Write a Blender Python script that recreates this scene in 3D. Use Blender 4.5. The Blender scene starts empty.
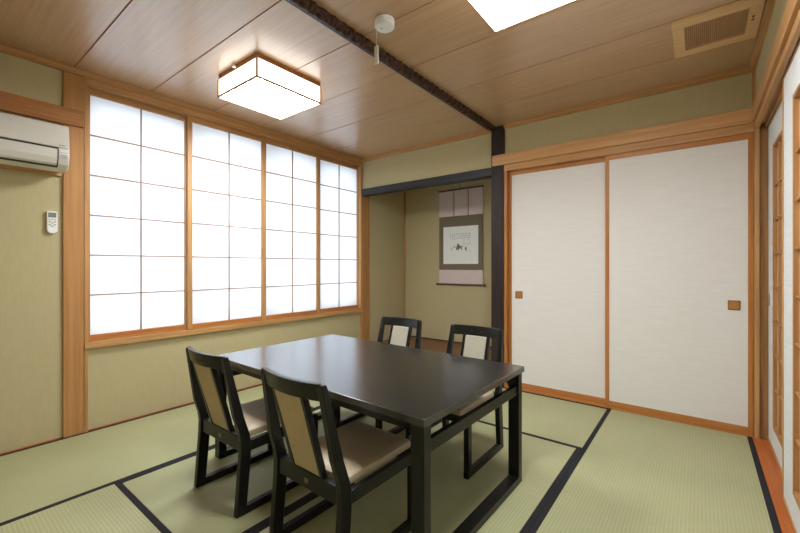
import bpy, bmesh, math, random
from mathutils import Vector, Matrix
random.seed(4)
sc = bpy.context.scene
COL = sc.collection

# ------------------------------------------------------------------ helpers
def lin(r, g, b):
    f = lambda c: (c / 255 / 12.92) if c / 255 <= .04045 else ((c / 255 + .055) / 1.055) ** 2.4
    return (f(r), f(g), f(b), 1)

def box(bm, x0, x1, y0, y1, z0, z1, M=None):
    vs = [bm.verts.new(Vector(p)) for p in
          ((x0, y0, z0), (x1, y0, z0), (x1, y1, z0), (x0, y1, z0), (x0, y0, z1), (x1, y0, z1), (x1, y1, z1), (x0, y1, z1))]
    if M:
        for v in vs: v.co = M @ v.co
    fs = [bm.faces.new([vs[i] for i in q]) for q in
          ((3, 2, 1, 0), (4, 5, 6, 7), (0, 1, 5, 4), (1, 2, 6, 5), (2, 3, 7, 6), (3, 0, 4, 7))]
    return fs

def prism(bm, pts, axis, a0, a1):
    """polygon pts extruded along axis; pts are in the other two axes (in x,y,z order)"""
    def mk(p, a):
        if axis == 'x': return Vector((a, p[0], p[1]))
        if axis == 'y': return Vector((p[0], a, p[1]))
        return Vector((p[0], p[1], a))
    A = [bm.verts.new(mk(p, a0)) for p in pts]
    B = [bm.verts.new(mk(p, a1)) for p in pts]
    n = len(pts)
    bm.faces.new(A); bm.faces.new(B[::-1])
    for i in range(n):
        bm.faces.new((A[i], B[i], B[(i + 1) % n], A[(i + 1) % n]))

def loft(bm, rings, cap=True):
    R = [[bm.verts.new(Vector(p)) for p in r] for r in rings]
    n = len(R[0])
    for a, b in zip(R, R[1:]):
        for i in range(n):
            bm.faces.new((a[i], a[(i + 1) % n], b[(i + 1) % n], b[i]))
    if cap:
        bm.faces.new(R[0][::-1]); bm.faces.new(R[-1])

def cyl(bm, p0, p1, r0, r1=None, n=20):
    r1 = r0 if r1 is None else r1
    p0, p1 = Vector(p0), Vector(p1)
    d = (p1 - p0).normalized()
    u = d.orthogonal().normalized(); v = d.cross(u)
    ring = lambda p, r: [p + (u * math.cos(t) + v * math.sin(t)) * r for t in [2 * math.pi * i / n for i in range(n)]]
    loft(bm, [ring(p0, r0), ring(p1, r1)])

def lathe(bm, prof, c, n=40):
    loft(bm, [[Vector((c[0] + r * math.cos(t), c[1] + r * math.sin(t), z)) for t in [2 * math.pi * i / n for i in range(n)]] for r, z in prof])

def new(): return bmesh.new()

def obj(name, bm, mat, parent=None, bevel=0, smooth=False, seg=2):
    bmesh.ops.recalc_face_normals(bm, faces=bm.faces[:])
    if bevel:
        es = [e for e in bm.edges if len(e.link_faces) == 2 and e.calc_face_angle(0) > .5]
        if not smooth:
            for f_ in bm.faces: f_.smooth = False
        rb = bmesh.ops.bevel(bm, geom=es, offset=bevel, segments=seg, affect='EDGES', profile=.5, clamp_overlap=True)
        for f_ in rb['faces']: f_.smooth = True
    me = bpy.data.meshes.new(name)
    bm.to_mesh(me); bm.free()
    me.materials.append(mat)
    if smooth:
        for p in me.polygons: p.use_smooth = True
        try: me.set_sharp_from_angle(angle=math.radians(35))
        except Exception: pass
    o = bpy.data.objects.new(name, me); COL.objects.link(o)
    if parent: o.parent = parent
    return o

def empty(name, loc, rz=0):
    o = bpy.data.objects.new(name, None); COL.objects.link(o)
    o.location = loc; o.rotation_euler = (0, 0, rz); o.empty_display_size = .1
    return o

def tag(o, label, cat, group=None):
    o['label'] = label; o['category'] = cat
    if group: o['group'] = group
    return o

def struct(name, bm, mat, parent=None, bevel=0, label=None):
    o = obj(name, bm, mat, parent, bevel)
    if not parent: o['kind'] = 'structure'
    if label: o['label'] = label
    return o

def B(*dims, M=None):
    bm = new(); box(bm, *dims, M=M); return bm

def copy_tree(o, parent=None):
    c = o.copy(); COL.objects.link(c)
    if parent: c.parent = parent
    for ch in list(o.children): copy_tree(ch, c)
    return c

# ------------------------------------------------------------------ materials
def mat_base(name):
    m = bpy.data.materials.new(name); m.use_nodes = True
    nt = m.node_tree; b = nt.nodes['Principled BSDF']
    return m, nt, b

def plain(name, col, rough=.5, metallic=0, spec=.5):
    m, nt, b = mat_base(name)
    b.inputs['Base Color'].default_value = col
    b.inputs['Roughness'].default_value = rough
    b.inputs['Metallic'].default_value = metallic
    b.inputs['Specular IOR Level'].default_value = spec
    return m

def noisy(name, c1, c2, scale=(1, 1, 1), nscale=5, detail=6, rough=.5, spec=.5, bump=0, bdist=.002, lo=.35, hi=.65, nrough=.6, coat=0, coat_rough=.1):
    """two-colour noise in the thing's own coordinates, stretched by scale"""
    m, nt, b = mat_base(name)
    N = nt.nodes; L = nt.links
    tc = N.new('ShaderNodeTexCoord'); mp = N.new('ShaderNodeMapping')
    mp.inputs['Scale'].default_value = scale
    nz = N.new('ShaderNodeTexNoise'); nz.inputs['Scale'].default_value = nscale
    nz.inputs['Detail'].default_value = detail; nz.inputs['Roughness'].default_value = nrough
    rp = N.new('ShaderNodeValToRGB')
    rp.color_ramp.elements[0].position = lo; rp.color_ramp.elements[0].color = c1
    rp.color_ramp.elements[1].position = hi; rp.color_ramp.elements[1].color = c2
    L.new(tc.outputs['Object'], mp.inputs['Vector']); L.new(mp.outputs[0], nz.inputs['Vector'])
    L.new(nz.outputs['Fac'], rp.inputs[0]); L.new(rp.outputs[0], b.inputs['Base Color'])
    b.inputs['Roughness'].default_value = rough
    b.inputs['Specular IOR Level'].default_value = spec
    b.inputs['Coat Weight'].default_value = coat; b.inputs['Coat Roughness'].default_value = coat_rough
    if bump:
        bp = N.new('ShaderNodeBump'); bp.inputs['Strength'].default_value = bump; bp.inputs['Distance'].default_value = bdist
        L.new(nz.outputs['Fac'], bp.inputs['Height']); L.new(bp.outputs[0], b.inputs['Normal'])
    return m

def wood(name, c1, c2, axis, fine=60, long=2.0, **k):
    s = [fine, fine, fine]; s['xyz'.index(axis)] = long
    return noisy(name, c1, c2, scale=tuple(s), nscale=1, detail=5, **k)

CED1, CED2 = lin(172, 126, 78), lin(198, 152, 100)       # light cedar posts and rails
W = {a: wood('cedar_' + a, CED1, CED2, a, rough=.45, spec=.35) for a in 'xyz'}
ORG1, ORG2 = lin(166, 106, 52), lin(188, 126, 68)        # orange sliding-door frames
O = {a: wood('orange_wood_' + a, ORG1, ORG2, a, rough=.4, spec=.35) for a in 'xyz'}
RED = wood('red_threshold_wood', lin(164, 86, 36), lin(186, 106, 50), 'y', rough=.4, spec=.35)
DK = {a: wood('dark_post_wood_' + a, lin(36, 28, 26), lin(56, 45, 41), a, fine=45, rough=.5, spec=.25) for a in 'xyz'}
PILLAR = wood('pillar_cedar', lin(168, 118, 70), lin(188, 138, 86), 'z', fine=40, long=1.2, rough=.5, spec=.3)
OLIVE = noisy('olive_fibre_wall', lin(184, 172, 134), lin(188, 176, 138), scale=(60, 60, 14), nscale=1, detail=4, rough=.9, spec=.15, bump=.15)
PALE = noisy('pale_fibre_wall', lin(186, 177, 138), lin(193, 184, 146), scale=(60, 60, 14), nscale=1, detail=4, rough=.9, spec=.15, bump=.15)
PLASTIC = plain('white_plastic', lin(208, 205, 196), .35)
PLASTIC2 = plain('cool_white_plastic', lin(226, 226, 224), .4)
GREYLCD = plain('grey_display', lin(118, 122, 112), .25)
DARKGAP = plain('dark_gap', lin(42, 38, 32), .6)
BUTTON = plain('grey_buttons', lin(160, 162, 160), .5)
BLACKWOOD = noisy('black_lacquered_wood', lin(14, 14, 13), lin(24, 23, 21), scale=(30, 30, 6), nscale=1, detail=4, rough=.3, spec=.3)
TABLETOP = noisy('black_table_wood', lin(17, 17, 18), lin(34, 33, 33), scale=(3, 60, 60), nscale=1, detail=5, rough=.3, spec=.2, bump=.04, coat=1, coat_rough=.21); TABLETOP.node_tree.nodes['Principled BSDF'].inputs['Coat IOR'].default_value = 1.65
SEATFAB = noisy('beige_seat_vinyl', lin(156, 139, 115), lin(168, 151, 126), nscale=300, rough=.45, spec=.5, bump=.1, bdist=.001)
BACKFAB = noisy('tan_back_fabric', lin(168, 150, 122), lin(182, 164, 136), scale=(1, 1, .4), nscale=260, rough=.8, spec=.2, bump=.2, bdist=.001)
CREAM = noisy('cream_front_vinyl', lin(154, 149, 132), lin(164, 159, 143), nscale=200, rough=.5, spec=.4, bump=.05, bdist=.001)
METAL = plain('brushed_metal', lin(170, 168, 160), .35, 1)
COPPER = plain('dark_copper_pull', lin(176, 118, 58), .4, .2)
BORDER = noisy('black_tatami_border', lin(34, 33, 36), lin(44, 43, 46), nscale=300, rough=.85, spec=.2, bump=.2, bdist=.001)
PAPERW = noisy('white_lattice_paper', lin(206, 206, 202), lin(212, 212, 208), nscale=40, rough=.9, spec=.1)
FUSUMA = noisy('white_linen_door_paper', lin(218, 214, 208), lin(224, 220, 214), scale=(5, 5, 90), nscale=1, detail=5, rough=.9, spec=.1, bump=.08, bdist=.001)
FUSUMA_Y = noisy('white_side_door_paper', lin(214, 214, 212), lin(222, 222, 220), scale=(5, 5, 90), nscale=1, detail=5, rough=.9, spec=.1)
PINK = noisy('pale_mauve_silk', lin(204, 187, 181), lin(216, 199, 193), scale=(4, 4, 90), nscale=2, rough=.55, spec=.4)
TAUPE = noisy('taupe_silk', lin(116, 104, 84), lin(124, 112, 92), nscale=120, rough=.7, spec=.2)
SCROLLP = noisy('scroll_paper', lin(234, 235, 230), lin(240, 241, 236), nscale=60, rough=.9, spec=.1)
INK = noisy('ink_wash', lin(78, 82, 86), lin(150, 152, 152), nscale=90, rough=.9, spec=.1)
INKPALE = plain('pale_ink_writing', lin(160, 161, 158), .9, spec=.1)
REDWOOD = plain('red_brown_roller_end', lin(120, 58, 34), .35)
ALCFLOOR = wood('brown_alcove_board', lin(104, 66, 40), lin(124, 82, 52), 'x', fine=30, rough=.35, spec=.4)
CEIL_FRAME = wood('pale_vent_wood', lin(206, 170, 122), lin(220, 186, 138), 'x', rough=.5, spec=.3)
VENTDARK = plain('vent_shadow_brown', lin(140, 98, 64), .7)
BARK = noisy('dark_bark', lin(24, 16, 13), lin(92, 62, 47), scale=(30, 60, 30), nscale=1, detail=5, rough=.6, spec=.2, bump=.5, bdist=.004)

def ceiling_mat():
    m, nt, b = mat_base('ceiling_board_wood')
    N, L = nt.nodes, nt.links
    tc = N.new('ShaderNodeTexCoord'); mp = N.new('ShaderNodeMapping'); mp.inputs['Scale'].default_value = (2.0, 70, 1)
    n1 = N.new('ShaderNodeTexNoise'); n1.inputs['Scale'].default_value = 1; n1.inputs['Detail'].default_value = 5
    rp = N.new('ShaderNodeValToRGB')
    rp.color_ramp.elements[0].position = .3; rp.color_ramp.elements[0].color = lin(178, 141, 103)
    rp.color_ramp.elements[1].position = .7; rp.color_ramp.elements[1].color = lin(190, 155, 119)
    L.new(tc.outputs['Object'], mp.inputs[0]); L.new(mp.outputs[0], n1.inputs['Vector'])
    L.new(n1.outputs['Fac'], rp.inputs[0]); L.new(rp.outputs[0], b.inputs['Base Color'])
    b.inputs['Roughness'].default_value = .42; b.inputs['Specular IOR Level'].default_value = .5
    b.inputs['Coat Weight'].default_value = 1; b.inputs['Coat Roughness'].default_value = .27; b.inputs['Coat IOR'].default_value = 1.65
    return m
CEIL = ceiling_mat()

def tatami_mat(along):
    """woven rush: fine ribs that run along the mat's long side"""
    m, nt, b = mat_base('woven_rush_' + along)
    N, L = nt.nodes, nt.links
    tc = N.new('ShaderNodeTexCoord')
    wv = N.new('ShaderNodeTexWave'); wv.wave_type = 'BANDS'; wv.bands_direction = 'X' if along == 'y' else 'Y'
    wv.inputs['Scale'].default_value = 20.9      # one rib every 15 mm
    wv.inputs['Distortion'].default_value = .4; wv.inputs['Detail'].default_value = 1
    L.new(tc.outputs['Object'], wv.inputs['Vector'])
    mp = N.new('ShaderNodeMapping'); mp.inputs['Scale'].default_value = (6, 240, 1) if along == 'y' else (240, 6, 1)
    L.new(tc.outputs['Object'], mp.inputs[0])
    nz = N.new('ShaderNodeTexNoise'); nz.inputs['Scale'].default_value = 1; nz.inputs['Detail'].default_value = 3
    L.new(mp.outputs[0], nz.inputs['Vector'])
    n2 = N.new('ShaderNodeTexNoise'); n2.inputs['Scale'].default_value = 2.5; n2.inputs['Detail'].default_value = 2
    L.new(tc.outputs['Object'], n2.inputs['Vector'])
    a = N.new('ShaderNodeMix'); a.data_type = 'RGBA'
    a.inputs[6].default_value = lin(150, 150, 109); a.inputs[7].default_value = lin(177, 175, 135)
    s = N.new('ShaderNodeMath'); s.operation = 'MULTIPLY_ADD'; s.inputs[1].default_value = .45
    L.new(wv.outputs['Fac'], s.inputs[0]); 
    s2 = N.new('ShaderNodeMath'); s2.operation = 'MULTIPLY'; s2.inputs[1].default_value = .6
    L.new(nz.outputs['Fac'], s2.inputs[0]); L.new(s2.outputs[0], s.inputs[2])
    L.new(s.outputs[0], a.inputs[0])
    hs = N.new('ShaderNodeMix'); hs.data_type = 'RGBA'; hs.blend_type = 'MULTIPLY'; hs.inputs[0].default_value = .35
    L.new(a.outputs[2], hs.inputs[6])
    r2 = N.new('ShaderNodeValToRGB'); r2.color_ramp.elements[0].position = .3; r2.color_ramp.elements[1].position = .7
    r2.color_ramp.elements[0].color = (.75, .8, .75, 1); r2.color_ramp.elements[1].color = (1, 1, 1, 1)
    L.new(n2.outputs['Fac'], r2.inputs[0]); L.new(r2.outputs[0], hs.inputs[7])
    L.new(hs.outputs[2], b.inputs['Base Color'])
    bp = N.new('ShaderNodeBump'); bp.inputs['Strength'].default_value = .25; bp.inputs['Distance'].default_value = .002
    L.new(wv.outputs['Fac'], bp.inputs['Height']); L.new(bp.outputs[0], b.inputs['Normal'])
    b.inputs['Roughness'].default_value = .5; b.inputs['Specular IOR Level'].default_value = .5
    return m
TATX, TATY = tatami_mat('x'), tatami_mat('y')

def shoji_paper():
    m = bpy.data.materials.new('shoji_paper'); m.use_nodes = True
    nt = m.node_tree; N, L = nt.nodes, nt.links
    N.remove(N['Principled BSDF'])
    tr = N.new('ShaderNodeBsdfTranslucent'); tr.inputs[0].default_value = (.97, .98, 1, 1)
    df = N.new('ShaderNodeBsdfDiffuse'); df.inputs[0].default_value = (.85, .85, .84, 1)
    mx = N.new('ShaderNodeMixShader'); mx.inputs[0].default_value = .4
    L.new(tr.outputs[0], mx.inputs[1]); L.new(df.outputs[0], mx.inputs[2])
    L.new(mx.outputs[0], N['Material Output'].inputs[0])
    return m
PAPER = shoji_paper()

def emit(name, col, s):
    m = bpy.data.materials.new(name); m.use_nodes = True
    nt = m.node_tree; N, L = nt.nodes, nt.links
    N.remove(N['Principled BSDF'])
    e = N.new('ShaderNodeEmission'); e.inputs[0].default_value = col; e.inputs[1].default_value = s
    L.new(e.outputs[0], N['Material Output'].inputs[0])
    return m
LAMP = emit('lit_lamp_shade', (.95, .98, 1, 1), 38.0)
LAMPSIDE = emit('lit_lamp_side_paper', (1, .97, .93, 1), 2.6)

# ------------------------------------------------------------------ dimensions (metres); camera stands over (0, 0)
XW, XR = -3.455, .29          # window wall face, right edge of the mats
YF, YB = 3.585, -.22          # sliding-door sill, wall behind the camera
ZC = 2.56                     # ceiling
AY = 4.56                     # alcove back wall

# ------------------------------------------------------------------ setting: shell
bm = new(); box(bm, -3.7, .75, YB - .15, 4.75, -.25, -.055)
box(bm, XW, XR, YB, 3.6, -.055, -.045)
fl = struct('floor', bm, plain('under_floor', lin(120, 110, 80), .8))

# window wall: four pieces around the opening, one mesh
bm = new()
box(bm, -3.62, XW, YB - .15, .79, 0, ZC)
box(bm, -3.62, XW, .79, 3.62, 0, .60)
box(bm, -3.62, XW, .79, 3.62, 2.49, ZC)
box(bm, -3.62, XW, 3.62, AY + .15, 0, ZC)
box(bm, -3.62, XW, YB - .15, AY + .15, -.05, 0)
struct('wall_left', bm, OLIVE)
bm = new(); box(bm, -3.44, -1.62, 3.635, 3.72, 2.14, ZC); struct('wall_alcove_top', bm, OLIVE)
bm = new(); box(bm, -1.51, .42, 3.605, 3.72, 2.2, ZC); struct('wall_front', bm, OLIVE)
bm = new(); box(bm, -3.62, -1.45, AY, AY + .12, 0, ZC); struct('wall_alcove_back', bm, OLIVE)
bm = new(); box(bm, -1.545, -1.43, 3.72, AY, 0, ZC); struct('wall_alcove_right', bm, OLIVE)
bm = new(); box(bm, -1.43, .6, 4.35, 4.45, -.05, ZC); struct('wall_closet_back', bm, OLIVE)
bm = new(); box(bm, .306, .45, YB, 3.605, 2.2, ZC); box(bm, .55, .62, YB - .15, 4.45, -.05, ZC); struct('wall_right', bm, OLIVE)
bm = new(); box(bm, -3.62, .62, YB - .12, YB, -.05, ZC); struct('wall_back', bm, OLIVE)

# ceiling: boards across the room, gaps every 48 cm
JY = [-.24, .245, .725, 1.20, 1.69, 2.16, 2.665, 3.135, 3.64]
bm = new()
for a, b_ in zip(JY, JY[1:]):
    box(bm, -3.46, .31, a + .0035, b_ - .0035, ZC, ZC + .004)
struct('ceiling', bm, CEIL, bevel=.0015)
bm = new(); box(bm, -3.7, .75, YB - .15, AY + .15, ZC + .0035, ZC + .08); box(bm, -3.46, -1.5, 3.72, AY, ZC - .001, ZC + .02)
struct('ceiling_backing', bm, plain('groove_brown', lin(150, 88, 44), .7))

def trim(name, dims, mat, bevel=.0015): return struct(name, B(*dims), mat, bevel=bevel)
# ceiling cornice
trim('trim_1', (XW, -3.425, YB, 3.635, 2.518, ZC), W['y'])
trim('trim_2', (-3.425, -1.63, 3.607, 3.637, 2.52, ZC), W['x'])
trim('trim_3', (-1.50, .276, 3.572, 3.607, 2.52, ZC), W['x'])
trim('trim_4', (.274, .308, YB, 3.607, 2.522, ZC), W['y'])
# window surround
trim('trim_5', (XW, -3.432, .784, 3.64, 2.472, 2.518), W['y'])
trim('trim_6', (-3.60, -3.425, .784, 3.64, .592, .634), W['y'])
trim('trim_7', (-3.60, -3.434, .783, .804, 0, 2.472), W['z'])
trim('trim_8', (-3.60, -3.434, 3.606, 3.64, 0, 2.518), W['z'])
trim('trim_9', (-3.60, XW, .784, 3.62, 2.468, 2.49), W['y'])
# left post, rail behind the air conditioner
trim('trim_10', (XW, -3.437, .668, .784, 0, 2.518), PILLAR, .004)
trim('trim_11', (XW, -3.420, YB, .778, 2.153, 2.268), wood('reddish_rail', lin(150, 98, 54), lin(174, 120, 72), 'y', rough=.5, spec=.3), .002)
trim('trim_12', (XW, -3.435, YB, .662, 1.792, 1.82), W['y'])
# skirting strip under the window wall
trim('baseboard_left', (XW, -3.449, YB, 3.60, -.045, .008), RED, 0)
# alcove
trim('trim_13', (XW, -3.437, 3.642, 3.765, 0, 2.1), PILLAR, .003)
trim('trim_14', (XW + .005, -1.62, 3.61, 3.73, 2.088, 2.168), wood('dark_lintel', lin(34, 33, 35), lin(52, 51, 54), 'x', fine=45, rough=.45, spec=.3), .003)
trim('trim_15', (-1.636, -1.501, 3.585, 3.72, 0, 2.555), DK['z'], .006)
trim('trim_16', (-3.45, -1.62, 3.60, 3.72, -.03, .15), ALCFLOOR, .004)
trim('floor_alcove', (-3.455, -1.545, 3.72, AY, .0, .15), ALCFLOOR, 0)
trim('trim_17', (-3.45, -3.435, AY - .018, AY, .15, ZC), W['z'])
trim('trim_18', (-3.435, -1.545, AY - .008, AY, .15, .162), DK['x'], 0)
# sliding-door surround
trim('trim_19', (-1.612, .3, 3.556, 3.606, 2.164, 2.264), wood('long_rail_cedar', lin(186, 138, 86), lin(208, 162, 110), 'x', fine=50, long=1, rough=.45, spec=.35), .002)
bm = new()
box(bm, -1.5, .3, 3.583, 3.597, 2.103, 2.166); box(bm, -1.5, .3, 3.627, 3.636, 2.103, 2.166); box(bm, -1.5, .3, 3.662, 3.70, 2.103, 2.166); box(bm, -1.5, .3, 3.59, 3.699, 2.13, 2.1655)
struct('trim_20', bm, W['x'])
trim('trim_21', (-1.5, .3, YF, 3.70, -.05, .010), O['x'], 0)
trim('trim_22', (.299, .325, 3.57, 3.70, -.05, 2.166), W['z'], .002)
trim('trim_23', (.322, .37, 3.585, 3.70, -.05, 2.166), wood('corner_post', lin(128, 90, 52), lin(156, 112, 68), 'z', rough=.5, spec=.3), .002)
trim('trim_24', (-1.502, -1.476, 3.59, 3.70, 0, 2.166), O['z'], .001)
# right wall rails and threshold
trim('trim_25', (.286, .31, YB, 3.604, 2.166, 2.27), W['y'], .002)
bm = new()
box(bm, .303, .325, YB, 3.6, 2.122, 2.168); box(bm, .354, .361, YB, 3.6, 2.122, 2.168); box(bm, .392, .43, YB, 3.6, 2.122, 2.168); box(bm, .31, .429, YB, 3.6, 2.15, 2.1675)
struct('trim_26', bm, W['y'])
trim('trim_27', (XR, .43, YB, 3.575, -.05, .004), RED, 0)
trim('trim_28', (.288, .310, 3.594, 3.607, 2.264, 2.522), W['z'], 0)

# bark pole on the ceiling, from the dark post towards the camera
r = empty('trim_29', (-1.63, 1.7, ZC)); r['kind'] = 'structure'
r['label'] = 'dark bark-covered pole running along the ceiling to the black post'
bm = new()
rings = []
rnd = random.Random(2)
ny = 420
ph = 0
for i in range(ny + 1):
    y = YB + (3.60 - YB) * i / ny
    ph += rnd.uniform(.55, 1.15)
    am = rnd.uniform(.4, 1)
    ring = []
    for k in range(16):
        t = 2 * math.pi * k / 16
        rr = .031 + .0045 * am * math.sin(ph + 1.2 * math.sin(t + i * .05)) + .0012 * rnd.uniform(-1, 1)
        ring.append((.012 + rr * math.cos(t), y - 1.7, -.014 + rr * math.sin(t)))
    rings.append(ring)
loft(bm, rings)
obj('pole', bm, BARK, r, smooth=True)
bm = new(); box(bm, -.044, -.006, YB - 1.7, 3.60 - 1.7, -.022, 0); obj('batten', bm, wood('dark_batten', lin(26, 21, 20), lin(38, 30, 28), 'y', rough=.35), r, bevel=.001)
bm = new(); box(bm, -.049, -.044, YB - 1.7, 3.60 - 1.7, -.019, 0); obj('edge_strip', bm, plain('pale_edge', lin(190, 180, 180), .35), r)

# ------------------------------------------------------------------ windows: four sliding paper screens
def shoji(n, y0, y1, x0, la, ra, label, pull=None):
    r = empty('window_%d' % n, (x0, (y0 + y1) / 2, .636)); r['kind'] = 'structure'; r['label'] = label
    cy = (y0 + y1) / 2; w = (y1 - y0) / 2; H = 1.831
    bm = new()
    box(bm, 0, .028, -w, -w + la, 0, H); box(bm, 0, .028, w - ra, w, 0, H)
    obj('stiles', bm, W['z'], r, bevel=.001)
    bm = new(); box(bm, .001, .027, -w + la, w - ra, 0, .042); obj('bottom_rail', bm, O['y'], r, bevel=.001)
    bm = new(); box(bm, .001, .027, -w + la, w - ra, H - .042, H); obj('top_rail', bm, W['y'], r, bevel=.001)
    bm = new()
    ym = (-w + la + w - ra) / 2
    box(bm, .008, .02, ym - .0042, ym + .0042, .042, H - .042)
    for k in range(1, 6):
        z = .042 + (H - .084) * k / 6
        box(bm, .008, .019, -w + la, w - ra, z - .0045, z + .0045)
    obj('lattice', bm, wood('lattice_wood', lin(150, 118, 92), lin(170, 136, 108), 'z', rough=.6, spec=.2), r)
    bm = new(); box(bm, .0065, .0075, -w + la, w - ra, .042, H - .042); obj('paper', bm, PAPER, r)
    if pull:
        bm = new(); box(bm, .0275, .0285, pull[0] - .006, pull[0] + .006, pull[1] - .04, pull[1] + .04); obj('finger_pull', bm, O['z'], r)
shoji(1, .802, 1.50, -3.512, .026, .018, 'leftmost paper window screen, next to the cedar post')
shoji(2, 1.491, 2.2205, -3.480, .036, .0225, 'second paper window screen from the cedar post', (.345, .68))
shoji(3, 2.2215, 2.947, -3.480, .0225, .046, 'third paper window screen from the cedar post')
shoji(4, 2.925, 3.612, -3.512, .044, .016, 'paper window screen closest to the alcove')
# outer aluminium sash behind the paper screens
r = empty('window_5', (-3.6, 2.2, .6)); r['kind'] = 'structure'; r['label'] = 'outer metal window sash behind the paper screens'
bm = new()
for y_, w_ in ((.80, .05), (1.57, .085), (2.30, .085), (2.98, .06), (3.61, .03)): box(bm, -.012, .018, y_ - w_ / 2 - 2.2, y_ + w_ / 2 - 2.2, .0, 1.89)
box(bm, -.010, .016, .80 - 2.2, 3.61 - 2.2, 0, .09); box(bm, -.010, .016, .80 - 2.2, 3.61 - 2.2, 1.80, 1.89)
obj('sash_frame', bm, plain('grey_aluminium', lin(120, 120, 122), .5, .3), r)
# ------------------------------------------------------------------ doors: two white sliding panels, two with a lattice
def fusuma(n, x0, x1, y0, label, pull_x, ps):
    r = empty('door_%d' % n, ((x0 + x1) / 2, y0, .01)); r['kind'] = 'structure'; r['label'] = label
    w = (x1 - x0) / 2; H = 2.10
    bm = new(); box(bm, -w + .028, w - .028, .004, .02, .048, H - .046); obj('paper_panel', bm, FUSUMA, r)
    bm = new(); box(bm, -w, -w + .03, 0, .024, 0, H); box(bm, w - .03, w, 0, .024, 0, H)
    obj('stiles', bm, O['z'], r, bevel=.002)
    bm = new(); box(bm, -w + .03, w - .03, 0, .024, 0, .05); box(bm, -w + .03, w - .03, 0, .024, H - .048, H)
    obj('rails', bm, O['x'], r, bevel=.002)
    cx = pull_x - (x0 + x1) / 2
    bm = new()
    a, b_ = ps
    box(bm, cx - a, cx + a, -.0005, .006, .893 - b_ , .893 + b_)
    p = obj('finger_pull', bm, COPPER, r)
    bm = new()
    for q in ((cx - a - .004, cx - a, .889 - b_, .897 + b_), (cx + a, cx + a + .004, .889 - b_, .897 + b_)):
        box(bm, q[0], q[1], -.002, .006, q[2], q[3])
    box(bm, cx - a, cx + a, -.002, .006, .889 - b_, .893 - b_); box(bm, cx - a, cx + a, -.002, .006, .893 + b_, .897 + b_)
    obj('pull_rim', bm, plain('pull_edge', lin(120, 78, 40), .4, .6), p)
fusuma(1, -1.474, -.575, 3.634, 'left white sliding door, beside the black alcove post', -1.372, (.030, .030))
fusuma(2, -.622, .298, 3.599, 'right white sliding door, against the corner post', .194, (.029, .029))

def genji(n, y0, y1, xf, label, lat, pull=None):
    r = empty('door_%d' % n, (xf, (y0 + y1) / 2, .004)); r['kind'] = 'structure'; r['label'] = label
    w = (y1 - y0) / 2; H = 2.125; cy = (y0 + y1) / 2
    l0, l1 = lat[0] - cy, lat[1] - cy; z0, z1 = .165, 1.935
    bm = new()
    t = .004
    box(bm, t, .02, -w + .014, l0, .02, H - .014); box(bm, t, .02, l1, w - .014, .02, H - .014)
    box(bm, t, .02, l0, l1, .02, z0); box(bm, t, .02, l0, l1, z1, H - .014)
    obj('paper_panel', bm, FUSUMA_Y, r)
    bm = new()
    box(bm, 0, .024, -w, -w + .014, 0, H); box(bm, 0, .024, w - .014, w, 0, H)
    box(bm, 0, .024, -w + .014, w - .014, 0, .024); box(bm, 0, .024, -w + .014, w - .014, H - .016, H)
    obj('edge_frame', bm, W['z'], r, bevel=.0015)
    bm = new()
    box(bm, -.003, .02, l0, l0 + .02, z0, z1); box(bm, -.003, .02, l1 - .02, l1, z0, z1)
    box(bm, -.003, .02, l0 + .02, l1 - .02, z0, z0 + .02); box(bm, -.003, .02, l0 + .02, l1 - .02, z1 - .02, z1)
    LAT = wood('lattice_brown_wood', lin(158, 106, 58), lin(180, 128, 78), 'z', rough=.45, spec=.3)
    f = obj('lattice_frame', bm, LAT, r, bevel=.001)
    bm = new()
    m_ = (l0 + l1) / 2
    box(bm, .002, .015, m_ - .006, m_ + .006, z0 + .02, z1 - .02)
    for k in range(1, 8):
        z = .20 + .211 * k
        box(bm, .003, .014, l0 + .02, l1 - .02, z - .005, z + .005)
    obj('lattice_bars', bm, LAT, f)
    bm = new(); box(bm, .017, .0185, l0 + .02, l1 - .02, z0 + .02, z1 - .02); obj('lattice_paper', bm, PAPERW, f)
    if pull:
        bm = new(); box(bm, .0015, .01, pull - cy - .012, pull - cy + .012, .91, .99); obj('finger_pull', bm, plain('brass_pull', lin(176, 140, 70), .35, .8), r)
genji(3, 2.70, 3.60, .366, 'white sliding door with tall wooden lattice, beside the corner post', (2.99, 3.335), 3.53)
genji(4, 1.81, 2.72, .331, 'white sliding door with tall wooden lattice, nearest the viewer on the side wall', (2.095, 2.425))
bm = new(); box(bm, .37, .39, YB, 1.84, .004, 2.125); struct('door_5', bm, FUSUMA_Y)

# ------------------------------------------------------------------ tatami mats
def tatami(x0, x1, y0, y1, along, label, lo_border=True, hi_border=True):
    r = empty('tatami_mat', ((x0 + x1) / 2, (y0 + y1) / 2, -.045))
    tag(r, label, 'tatami mat')
    a, b_ = (x1 - x0) / 2 - .0008, (y1 - y0) / 2 - .0008
    bm = new(); box(bm, -a, a, -b_, b_, 0, .045)
    obj('rush_surface', bm, TATX if along == 'x' else TATY, r, bevel=.002)
    for s in (-1, 1):
        bm = new()
        if along == 'y':
            q = sorted((s * (a + .0003), s * (a - .029))); box(bm, q[0], q[1], -b_ - .0003, b_ + .0003, .001, .0458)
        else:
            q = sorted((s * (b_ + .0003), s * (b_ - .029))); box(bm, -a - .0003, a + .0003, q[0], q[1], .001, .0458)
        obj('border', bm, BORDER, r, bevel=.001)
    return r
tatami(-3.449, -2.505, 1.68, 3.585, 'y', 'green tatami mat below the window, at the alcove end')
tatami(-3.449, -2.505, YB, 1.68, 'y', 'green tatami mat below the air conditioner and the window')
tatami(-2.505, -.6, 2.672, 3.585, 'x', 'green tatami mat in front of the alcove and left sliding door')
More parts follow.
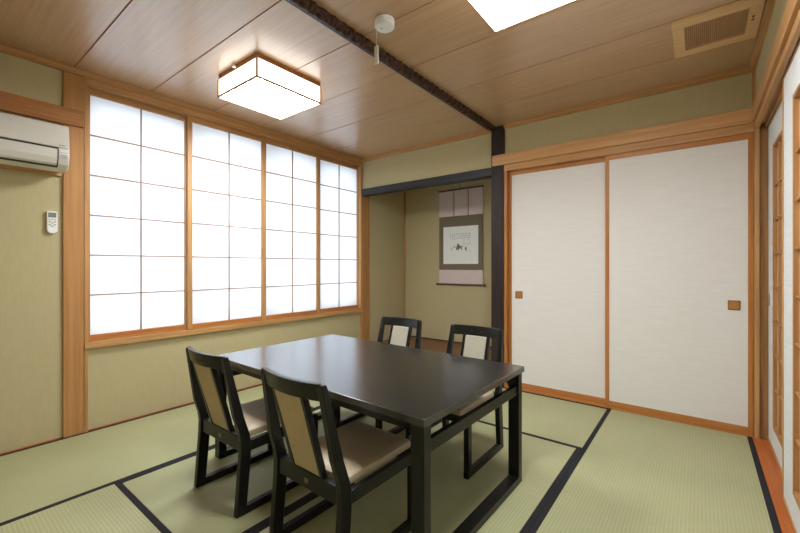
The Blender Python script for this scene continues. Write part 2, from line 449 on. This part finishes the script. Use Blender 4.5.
tatami(-2.505, -1.57, .728, 2.672, 'y', 'green tatami mat under the window half of the black table')
tatami(-1.57, -.6, .728, 2.672, 'y', 'green tatami mat under the door half of the black table')
tatami(-.6, XR, 1.68, 3.585, 'y', 'wide open tatami mat before the right sliding door')
tatami(-2.505, -.6, YB, .728, 'x', 'coarse-ribbed tatami mat behind the two near chairs')
bm = new(); box(bm, -.6, XR - .001, YB, 1.679, -.0455, 0); s_ = struct('floor_near', bm, TATY)

# ------------------------------------------------------------------ table
TX0, TX1, TY0, TY1, TZ = -2.363, -.772, 1.163, 2.123, .625
tr_ = empty('dining_table', ((TX0 + TX1) / 2, (TY0 + TY1) / 2, .0009), -.019)
tag(tr_, 'long low black wooden table with sled legs, in the middle of the mats', 'table')
cx, cy = tr_.location.x, tr_.location.y
hx, hy = (TX1 - TX0) / 2, (TY1 - TY0) / 2
bm = new(); box(bm, -hx, hx, -hy, hy, TZ - .030, TZ); obj('tabletop', bm, TABLETOP, tr_, bevel=.003)
LY0, LY1 = -hy + .003, hy - .030
for s in (1, -1):
    xo = s * (hx - .003)
    xi = xo - s * .06
    xa, xb = sorted((xo, xi))
    for (ya, yb) in ((LY0, LY0 + .046), (LY1 - .046, LY1)):
        bm = new(); box(bm, xa, xb, ya, yb, .036, TZ - .030); obj('leg', bm, BLACKWOOD, tr_, bevel=.003)
    bm = new(); box(bm, xa, xb, LY0, LY1, 0, .036); obj('floor_runner', bm, BLACKWOOD, tr_, bevel=.003)
    xm = (xa + xb) / 2
    bm = new(); box(bm, xm - .012 + s * .008, xm + .012 + s * .008, LY0 + .046, LY1 - .046, .482, .532); obj('side_rail', bm, BLACKWOOD, tr_, bevel=.002)
    for yk in (LY0 + .02, LY1 - .02):
        bm = new(); cyl(bm, (xi, yk, TZ - .09), (xi - s * .018, yk, TZ - .09), .011, .009, 14); obj('fold_knob', bm, plain('dark_steel', lin(90, 88, 84), .4, .6), tr_, smooth=True)
for yk in (LY0 + .012, LY1 - .032):
    bm = new(); box(bm, -hx + .10, hx - .10, yk, yk + .02, TZ - .062, TZ - .030); obj('apron', bm, BLACKWOOD, tr_, bevel=.002)

# ------------------------------------------------------------------ chairs
def back_y(z): return .049 - (z - .36) * .215      # centre line of the leaning back (from the rear foot)
def make_chair():
    r = empty('dining_chair', (0, 0, 0))
    D = .235                                         # shifts the frame so that the Empty is under the middle
    for s in (-1, 1):
        x0, x1 = sorted((s * .218, s * .187))
        P = [(.002, .0), (.052, 0), (.072, .22), (.078, .31), (.073, .37), (.045, .46), (-.024, .750), (-.030, .760), (-.044, .757), (-.049, .747),
             (-.004, .47), (.018, .40), (.026, .35), (.025, .29)]
        bm = new(); prism(bm, [(p[0] - D, p[1]) for p in P], 'x', x0, x1)
        for v_ in bm.verts: v_.co.x -= s * .021 * max(0, (v_.co.z - .33) / .43)
        obj('back_post', bm, BLACKWOOD, r, bevel=.004)
        bm = new(); box(bm, x0, x1, .448 - D, .488 - D, .03, .345); obj('front_leg', bm, BLACKWOOD, r, bevel=.003)
        bm = new(); box(bm, x0, x1, .03 - D, .491 - D, 0, .037); obj('floor_runner', bm, BLACKWOOD, r, bevel=.003)
        bm = new(); box(bm, x0 + .003, x1 - .003, .06 - D, .487 - D, .292, .343); obj('side_rail', bm, BLACKWOOD, r, bevel=.002)
    bm = new(); box(bm, -.186, .186, .45 - D, .482 - D, .295, .34); obj('front_rail', bm, BLACKWOOD, r, bevel=.002)
    bm = new(); box(bm, -.186, .186, .034 - D, .062 - D, .292, .362)
    lr = obj('back_rail', bm, BLACKWOOD, r, bevel=.003)
    bm = new(); box(bm, -.012, .012, .0325 - D, .0345 - D, .314, .334); b_ = obj('badge', bm, plain('dull_badge', lin(110, 106, 98), .5, .3), lr)
    b_['label'] = 'small square metal badge'
    # curved top rail with a hand slot
    bm = new()
    n = 28; rings = []
    for i in range(n + 1):
        x = -.175 + .35 * i / n
        bow = .030 * (1 - (x / .175) ** 2)
        yc = back_y(.73) - bow
        z0, z1 = .694, .760
        t = .011
        sl = .215 * (z1 - z0) / 2
        rings.append([(x, yc + sl - t - D, z0), (x, yc + sl + t - D, z0), (x, yc - sl + t - D, z1), (x, yc - sl - t - D, z1)])
    loft(bm, rings)
    tp = obj('top_rail', bm, BLACKWOOD, r, bevel=.003)
    for side in (-1, 1):
        bm = new(); rings = []
        for i in range(11):
            x = -.048 + .096 * i / 10
            bow = .030 * (1 - (x / .175) ** 2)
            e = .0075 * math.sqrt(max(0.02, 1 - (x / .0485) ** 2))
            zc = .722; yc = back_y(zc) - bow + side * .0104
            rings.append([(x, yc - .0012 - D, zc - e), (x, yc + .0012 - D, zc - e), (x, yc + .0012 - D - .215 * 2 * e, zc + e), (x, yc - .0012 - D - .215 * 2 * e, zc + e)])
        loft(bm, rings)
        obj('hand_slot', bm, DARKGAP, tp)
    # two inner stiles and the padded panel between them
    def slab(xa, xb, ta, tb, z0, z1, bow0=0, bow1=0):
        bm = new()
        R = []
        for k in range(9):
            z = z0 + (z1 - z0) * k / 8; f = k / 8
            yc = back_y(z) - (bow0 + (bow1 - bow0) * f) - D
            R.append([(xa, yc + ta, z), (xb, yc + ta, z), (xb, yc + tb, z), (xa, yc + tb, z)])
        loft(bm, R); return bm
    for s in (-1, 1):
        xa, xb = sorted((s * .080, s * .100))
        obj('stile', slab(xa, xb, -.012, .013, .345, .70, .0, .023), BLACKWOOD, r, bevel=.002)
    p = obj('back_panel', slab(-.080, .080, -.010, 0, .362, .698, .0, .027), BACKFAB, r, bevel=.003); p['label'] = 'tan fabric rear of the backrest panel'
    p = obj('front_pad', slab(-.080, .080, 0, .016, .372, .694, .0, .027), CREAM, r, bevel=.006); p['label'] = 'cream front pad of the backrest'
    # seat cushion: rounded, slightly crowned
    bm = new()
    nx, ny = 14, 16
    def outline(z, inset):
        pts = []
        a0, a1, y0, y1, rad = .186 - inset, .182 - inset, .072 + inset - D, .496 - inset - D, .018
        cor = [(a1 - rad, y1 - rad, 0), (-a1 + rad, y1 - rad, 90), (-a0 + .012, y0 + .012, 180), (a0 - .012, y0 + .012, 270)]
        for (px, py, ang) in cor:
            rr = rad if ang < 180 else .012
            for k in range(6):
                t = math.radians(ang + 90 * k / 5); pts.append((px + rr * math.cos(t), py + rr * math.sin(t), z))
        return pts
    loft(bm, [outline(.340, .010), outline(.345, .002), outline(.362, .0), outline(.374, .004), outline(.381, .014), outline(.385, .035), outline(.387, .08)])
    obj('seat_cushion', bm, SEATFAB, r, smooth=True)
    return r
chair = make_chair()
places = [   # rear-foot line y, centre x, facing (+1 away from camera)
    (-1.918, .948, 0, 'black chair with tan back at the window end, rear towards the viewer'),
    (-1.234, .950, -1.0, 'nearest black chair with tan back, seat fully in view'),
    (-1.222, 2.397, 180, 'far black chair with cream backrest, in front of the black post'),
    (-1.893, 2.415, 180, 'far black chair with cream backrest, in front of the alcove'),
]
for i, (x, yr, rz, lab) in enumerate(places):
    c = chair if i == 0 else copy_tree(chair)
    s = -1 if rz == 180 else 1
    c.location = (x, yr + s * .235, .0009); c.rotation_euler = (0, 0, math.radians(rz))
    tag(c, lab, 'chair', 'chairs around the table')

# ------------------------------------------------------------------ ceiling lights
def ceiling_light():
    r = empty('ceiling_light', (0, 0, ZC))
    a, b_ = .248, .264
    bm = new(); box(bm, -a, a, -b_, b_, -.031, -.0005); obj('base_frame', bm, O['x'], r, bevel=.002)
    bm = new(); box(bm, -a + .003, a - .003, -b_ + .003, b_ - .003, -.157, -.031); sh = obj('shade', bm, LAMP, r); sh.data.materials.append(LAMPSIDE)
    for p in sh.data.polygons:
        if abs(p.normal.z) < .5: p.material_index = 1
    bm = new(); t = .005
    for sx in (-1, 1):
        for sy in (-1, 1):
            box(bm, sx * a - t, sx * a + t, sy * b_ - t, sy * b_ + t, -.162, -.031)
        box(bm, sx * a - t, sx * a + t, -b_ + t, b_ - t, -.162, -.150)
        box(bm, -a + t, a - t, sx * b_ - t, sx * b_ + t, -.162, -.150)
    obj('edge_bars', bm, W['x'], r)
    return r
l1 = ceiling_light(); l1.location = (-2.50, 1.66, ZC)
tag(l1, 'lit square ceiling lamp with white shade, on the window side of the bark pole', 'ceiling light', 'square ceiling lamps')
l2 = copy_tree(l1); l2.location = (-.593, 1.627, ZC)
tag(l2, 'lit square ceiling lamp on the sliding-door side of the bark pole', 'ceiling light', 'square ceiling lamps')
bm = new(); box(bm, -2.522 + 2.5, -2.500 + 2.5, 1.372 - 1.66, 1.3965 - 1.66, -.022, -.008)
obj('sensor_tab', bm, PLASTIC2, l1, bevel=.002)

# ------------------------------------------------------------------ smoke detector
sd = empty('smoke_detector', (-1.392, 1.652, ZC))
tag(sd, 'round white smoke detector with hanging tag, on the ceiling beside the pole', 'smoke detector')
bm = new(); lathe(bm, [(.048, -.0005), (.055, -.004), (.055, -.022), (.051, -.024), (.051, -.027), (.055, -.029), (.055, -.040), (.048, -.047), (.02, -.049)], (0, 0), 44)
obj('body', bm, PLASTIC2, sd, smooth=True)
bm = new(); cyl(bm, (-.012, -.012, -.048), (-.012, -.012, -.051), .006, n=16); obj('test_light', bm, BUTTON, sd)
bm = new(); cyl(bm, (-.044, -.018, -.04), (-.046, -.016, -.132), .0018, n=8); obj('pull_cord', bm, PLASTIC, sd)
bm = new(); box(bm, -.060, -.032, -.0195, -.0125, -.240, -.138); box(bm, -.05, -.042, -.018, -.015, -.138, -.129); obj('pull_tag', bm, PLASTIC, sd, bevel=.001)

# ------------------------------------------------------------------ ceiling vent
v = empty('ceiling_vent', (.071, 2.885, ZC))
tag(v, 'square slatted wooden ceiling vent in the corner by the doors', 'vent')
a, b_, ia, ib = .196, .222, .140, .147
bm = new()
for q in ((-a, a, -b_, -ib), (-a, a, ib, b_), (-a, -ia, -ib, ib), (ia, a, -ib, ib)): box(bm, q[0], q[1], q[2], q[3], -.018, -.0005)
obj('frame', bm, CEIL_FRAME, v)
bm = new(); box(bm, -ia, ia, -ib, ib, -.003, -.001); obj('backing', bm, VENTDARK, v)
bm = new()
for k in range(30):
    x = -ia + (2 * ia) * (k + .5) / 30
    box(bm, x - .0031, x + .0031, -ib, ib, -.014, -.0035)
obj('slats', bm, wood('slat_wood', lin(172, 132, 90), lin(190, 150, 106), 'y'), v)
for dy in (-.012, -.045):
    bm = new(); box(bm, .158, .168, dy - .008, dy + .008, -.0205, -.018); obj('indicator', bm, plain('indicator_dark', lin(90, 40, 30), .4), v)

# ------------------------------------------------------------------ air conditioner
AY0, AY1 = -.14, .660
ac = empty('air_conditioner', (XW, (AY0 + AY1) / 2, 1.80))
tag(ac, 'white air conditioner on the wall above the remote control', 'air conditioner')
my = (AY0 + AY1) / 2
def Pq(l): return [(x - XW, z - 1.80) for x, z in l]
sec = [(-3.4535, 2.085), (-3.27, 2.092), (-3.245, 2.085), (-3.236, 2.05), (-3.226, 1.93), (-3.228, 1.87), (-3.243, 1.832), (-3.28, 1.806), (-3.33, 1.797), (-3.433, 1.822), (-3.4535, 1.822)]
bm = new(); prism(bm, Pq(sec), 'y', AY0 - my, AY1 - my); obj('body', bm, PLASTIC, ac, bevel=.006, seg=3)
fp = [(-3.244, 2.084), (-3.238, 2.082), (-3.230, 2.045), (-3.219, 1.938), (-3.226, 1.936), (-3.236, 2.05)]
bm = new(); prism(bm, Pq(fp), 'y', AY0 - my + .002, AY1 - my - .002); obj('front_panel', bm, PLASTIC, ac, bevel=.001)
gp = [(-3.229, 1.936), (-3.2245, 1.936), (-3.2245, 1.926), (-3.229, 1.926)]
bm = new(); prism(bm, Pq(gp), 'y', AY0 - my + .01, .605 - my)
lp0 = [(-3.2275, 1.93), (-3.2245, 1.93), (-3.2262, 1.868), (-3.241, 1.83), (-3.262, 1.815), (-3.27, 1.82)]
prism(bm, Pq(lp0), 'y', .600 - my, .606 - my)
gq = [(-3.2555, 1.8235), (-3.252, 1.8215), (-3.262, 1.8125), (-3.266, 1.815)]
prism(bm, Pq(gq), 'y', AY0 - my + .01, .604 - my)
obj('louver_gap', bm, DARKGAP, ac)
lv = [(-3.227, 1.925), (-3.2225, 1.925), (-3.2235, 1.869), (-3.236, 1.834), (-3.252, 1.8225), (-3.256, 1.826), (-3.245, 1.838), (-3.23, 1.872)]
bm = new(); prism(bm, Pq(lv), 'y', AY0 - my + .012, .598 - my); obj('louver', bm, PLASTIC, ac, bevel=.0008)
dp = [(-3.228, 1.925), (-3.2235, 1.925), (-3.2245, 1.872), (-3.229, 1.872)]
bm = new(); prism(bm, Pq(dp), 'y', .613 - my, .652 - my); dpo = obj('display_panel', bm, PLASTIC2, ac)
bm = new()
for j in range(5):
    box(bm, .2325, .2333 - .0003 * 0, .617 - my + j * .0066, .6215 - my + j * .0066, .103, .108)
    box(bm, .2322, .2330, .617 - my + j * .0066, .6222 - my + j * .0066, .085, .094)
    box(bm, .2320, .2328, .617 - my + j * .0066, .6222 - my + j * .0066, .075, .082)
obj('icons', bm, BUTTON, dpo)
bm = new()
for j, wd in enumerate((.005, .004, .006, .004, .005)):
    y = .606 - my + j * .0068
    box(bm, .2345, .2356, y, y + wd, .150, .154)
obj('printed_mark', bm, plain('grey_print', lin(120, 118, 112), .6), ac)

# ------------------------------------------------------------------ remote control on the wall
rc = empty('remote_control', (XW, .612, 1.40))
tag(rc, 'white remote control with grey screen, mounted on the wall below the air conditioner', 'remote control')
bm = new()
loft(bm, [[(x, y, z) for y, z in ((-.027, .018), (-.02, .006), (-.009, 0), (.009, 0), (.02, .006), (.027, .018), (.027, .145), (.022, .15), (-.022, .15), (-.027, .145))] for x in (.0, .021)])
obj('body', bm, PLASTIC2, rc, bevel=.003)
bm = new(); box(bm, .0205, .0216, -.021, .021, .106, .139); obj('screen', bm, GREYLCD, rc)
for (zy, zz, w_, h_) in [(-.014, .093, .005, .0035), (0, .093, .005, .0035), (.014, .093, .005, .0035), (-.013, .078, .006, .004), (.013, .078, .006, .004), (0, .07, .006, .004), (-.013, .058, .006, .004), (.013, .058, .006, .004), (0, .048, .007, .004)]:
    bm = new(); box(bm, .0205, .0220, zy - w_, zy + w_, zz - h_, zz + h_); obj('button', bm, BUTTON, rc)

# ------------------------------------------------------------------ hanging scroll in the alcove
SY = AY - .010
hs = empty('hanging_scroll', (-2.512, SY, .93))
tag(hs, 'hanging scroll with ink drawing on taupe and mauve silk, in the alcove', 'hanging scroll')
def flat(x0, x1, z0, z1, t0, t1): return B(x0 + 2.512, x1 + 2.512, -t1, -t0, z0 - .93, z1 - .93)
L_, R_ = -2.842, -2.186
obj('silk_ground', flat(L_, R_, 1.128, 1.852, 0, .003), TAUPE, hs)
obj('top_silk', flat(L_, R_, 1.852, 2.203, 0, .003), PINK, hs)
obj('bottom_silk', flat(L_, R_, .93, 1.128, 0, .003), PINK, hs)
for x in (-2.625, -2.41):
    st = obj('hanging_strip', flat(x - .012, x + .012, 1.852, 2.19, .005, .0065), plain('pale_strip', lin(196, 184, 176), .6), hs)
    obj('strip_edge', flat(x + .012, x + .02, 1.852, 2.19, .003, .0055), plain('brown_strip_edge', lin(104, 74, 52), .6), st)
obj('top_rod', flat(L_ - .004, R_ + .006, 2.198, 2.214, -.002, .012), plain('dark_rod', lin(70, 52, 44), .5), hs, bevel=.003)
obj('painting_paper', flat(-2.775, -2.252, 1.208, 1.711, .003, .0042), SCROLLP, hs)
bm = new()
rnd = random.Random(7)
def blob(cx_, cz_, rx, rz_, n=9):
    vs = [bm.verts.new((cx_ + 2.512 + rx * math.cos(t) * rnd.uniform(.6, 1.1), -.0046, cz_ - .93 + rz_ * math.sin(t) * rnd.uniform(.6, 1.1))) for t in [2 * math.pi * k / n for k in range(n)]]
    bm.faces.new(vs)
for (u, w_, a_, b2) in sorted([(.43, .48, .026, .03), (.46, .43, .045, .03), (.40, .40, .02, .03), (.50, .41, .028, .024), (.55, .44, .02, .016), (.34, .44, .018, .014), (.31, .43, .012, .012), (.44, .37, .016, .02), (.54, .38, .012, .018), (.25, .385, .01, .032), (.66, .375, .02, .032), (.665, .42, .008, .016), (.76, .315, .008, .008)]):
    blob(-2.775 + .523 * u, 1.208 + .503 * (w_ + .02), a_ * .78, b2 * .85)
    if u in (.25, .55, .665):
        obj('ink_figure', bm, INK, hs); bm = new()
obj('ink_figure', bm, INK, hs)
bm = new()
for c_ in range(11):
    u = .22 + c_ * .055
    n_ = 3 if c_ < 7 else 6
    for k in range(n_):
        if rnd.random() < .25 and k: continue
        x = -2.775 + .523 * u; z = 1.208 + .503 * (.80 - k * .055 - (.02 if c_ < 3 else 0))
        if k == 0 and c_ == 7:
            obj('ink_heading', bm, INKPALE, hs); bm = new()
        box(bm, x - .006 + 2.512, x + .006 + 2.512, -.0047, -.0042, z - .93 - rnd.uniform(.004, .009), z - .93 + .005)
obj('ink_inscription', bm, INKPALE, hs)
bm = new(); cyl(bm, (L_ + 2.512 - .01, -.013, .004), (R_ + 2.512 + .01, -.013, .004), .011, n=16); obj('roller', bm, plain('roller_wood', lin(96, 70, 54), .5), hs, smooth=True)
for s, x in ((-1, L_ - .01), (1, R_ + .01)):
    bm = new(); cyl(bm, (x + 2.512, -.013, .004), (x + 2.512 + s * .028, -.013, .004), .0145, n=16); obj('roller_knob', bm, REDWOOD, hs, smooth=True)
bm = new(); cyl(bm, (-.005, -.006, 1.284), (-.005, -.006, 1.5), .003, n=8); obj('hanging_cord', bm, plain('cord_brown', lin(76, 62, 42), .8), hs)

# ------------------------------------------------------------------ light
def area(name, loc, rot, sx, sy, power, col):
    l = bpy.data.lights.new(name, 'AREA'); l.shape = 'RECTANGLE'; l.size = sx; l.size_y = sy; l.energy = power; l.color = col
    o = bpy.data.objects.new(name, l); COL.objects.link(o); o.location = loc; o.rotation_euler = rot
    return o
# daylight outside the paper window
area('daylight', (-4.1, 2.2, 1.6), (0, math.radians(-90), 0), 2.8, 4.0, 70, (.74, .86, 1))

wd = bpy.data.worlds.new('World'); sc.world = wd; wd.use_nodes = True
wd.node_tree.nodes['Background'].inputs[0].default_value = (.8, .9, 1, 1)
wd.node_tree.nodes['Background'].inputs[1].default_value = .5

# ------------------------------------------------------------------ camera
cd = bpy.data.cameras.new('camera'); cam = bpy.data.objects.new('camera', cd); COL.objects.link(cam)
cam.location = (0, 0, 1.18)
cam.rotation_euler = (math.radians(90), 0, math.radians(37.83))
cd.sensor_width = 36; cd.lens = 36 * 385.3 / 800; cd.shift_y = -.44 / 800
cd.clip_start = .02
sc.camera = cam
sc.view_settings.view_transform = 'Standard'
try: sc.view_settings.look = 'None'
except Exception: pass
sc.view_settings.gamma = 1; sc.view_settings.use_curve_mapping = False
sc.view_settings.exposure = .62
try:
    sc.cycles.use_denoising = True; sc.cycles.diffuse_bounces = 6; sc.cycles.max_bounces = 10
except Exception: pass
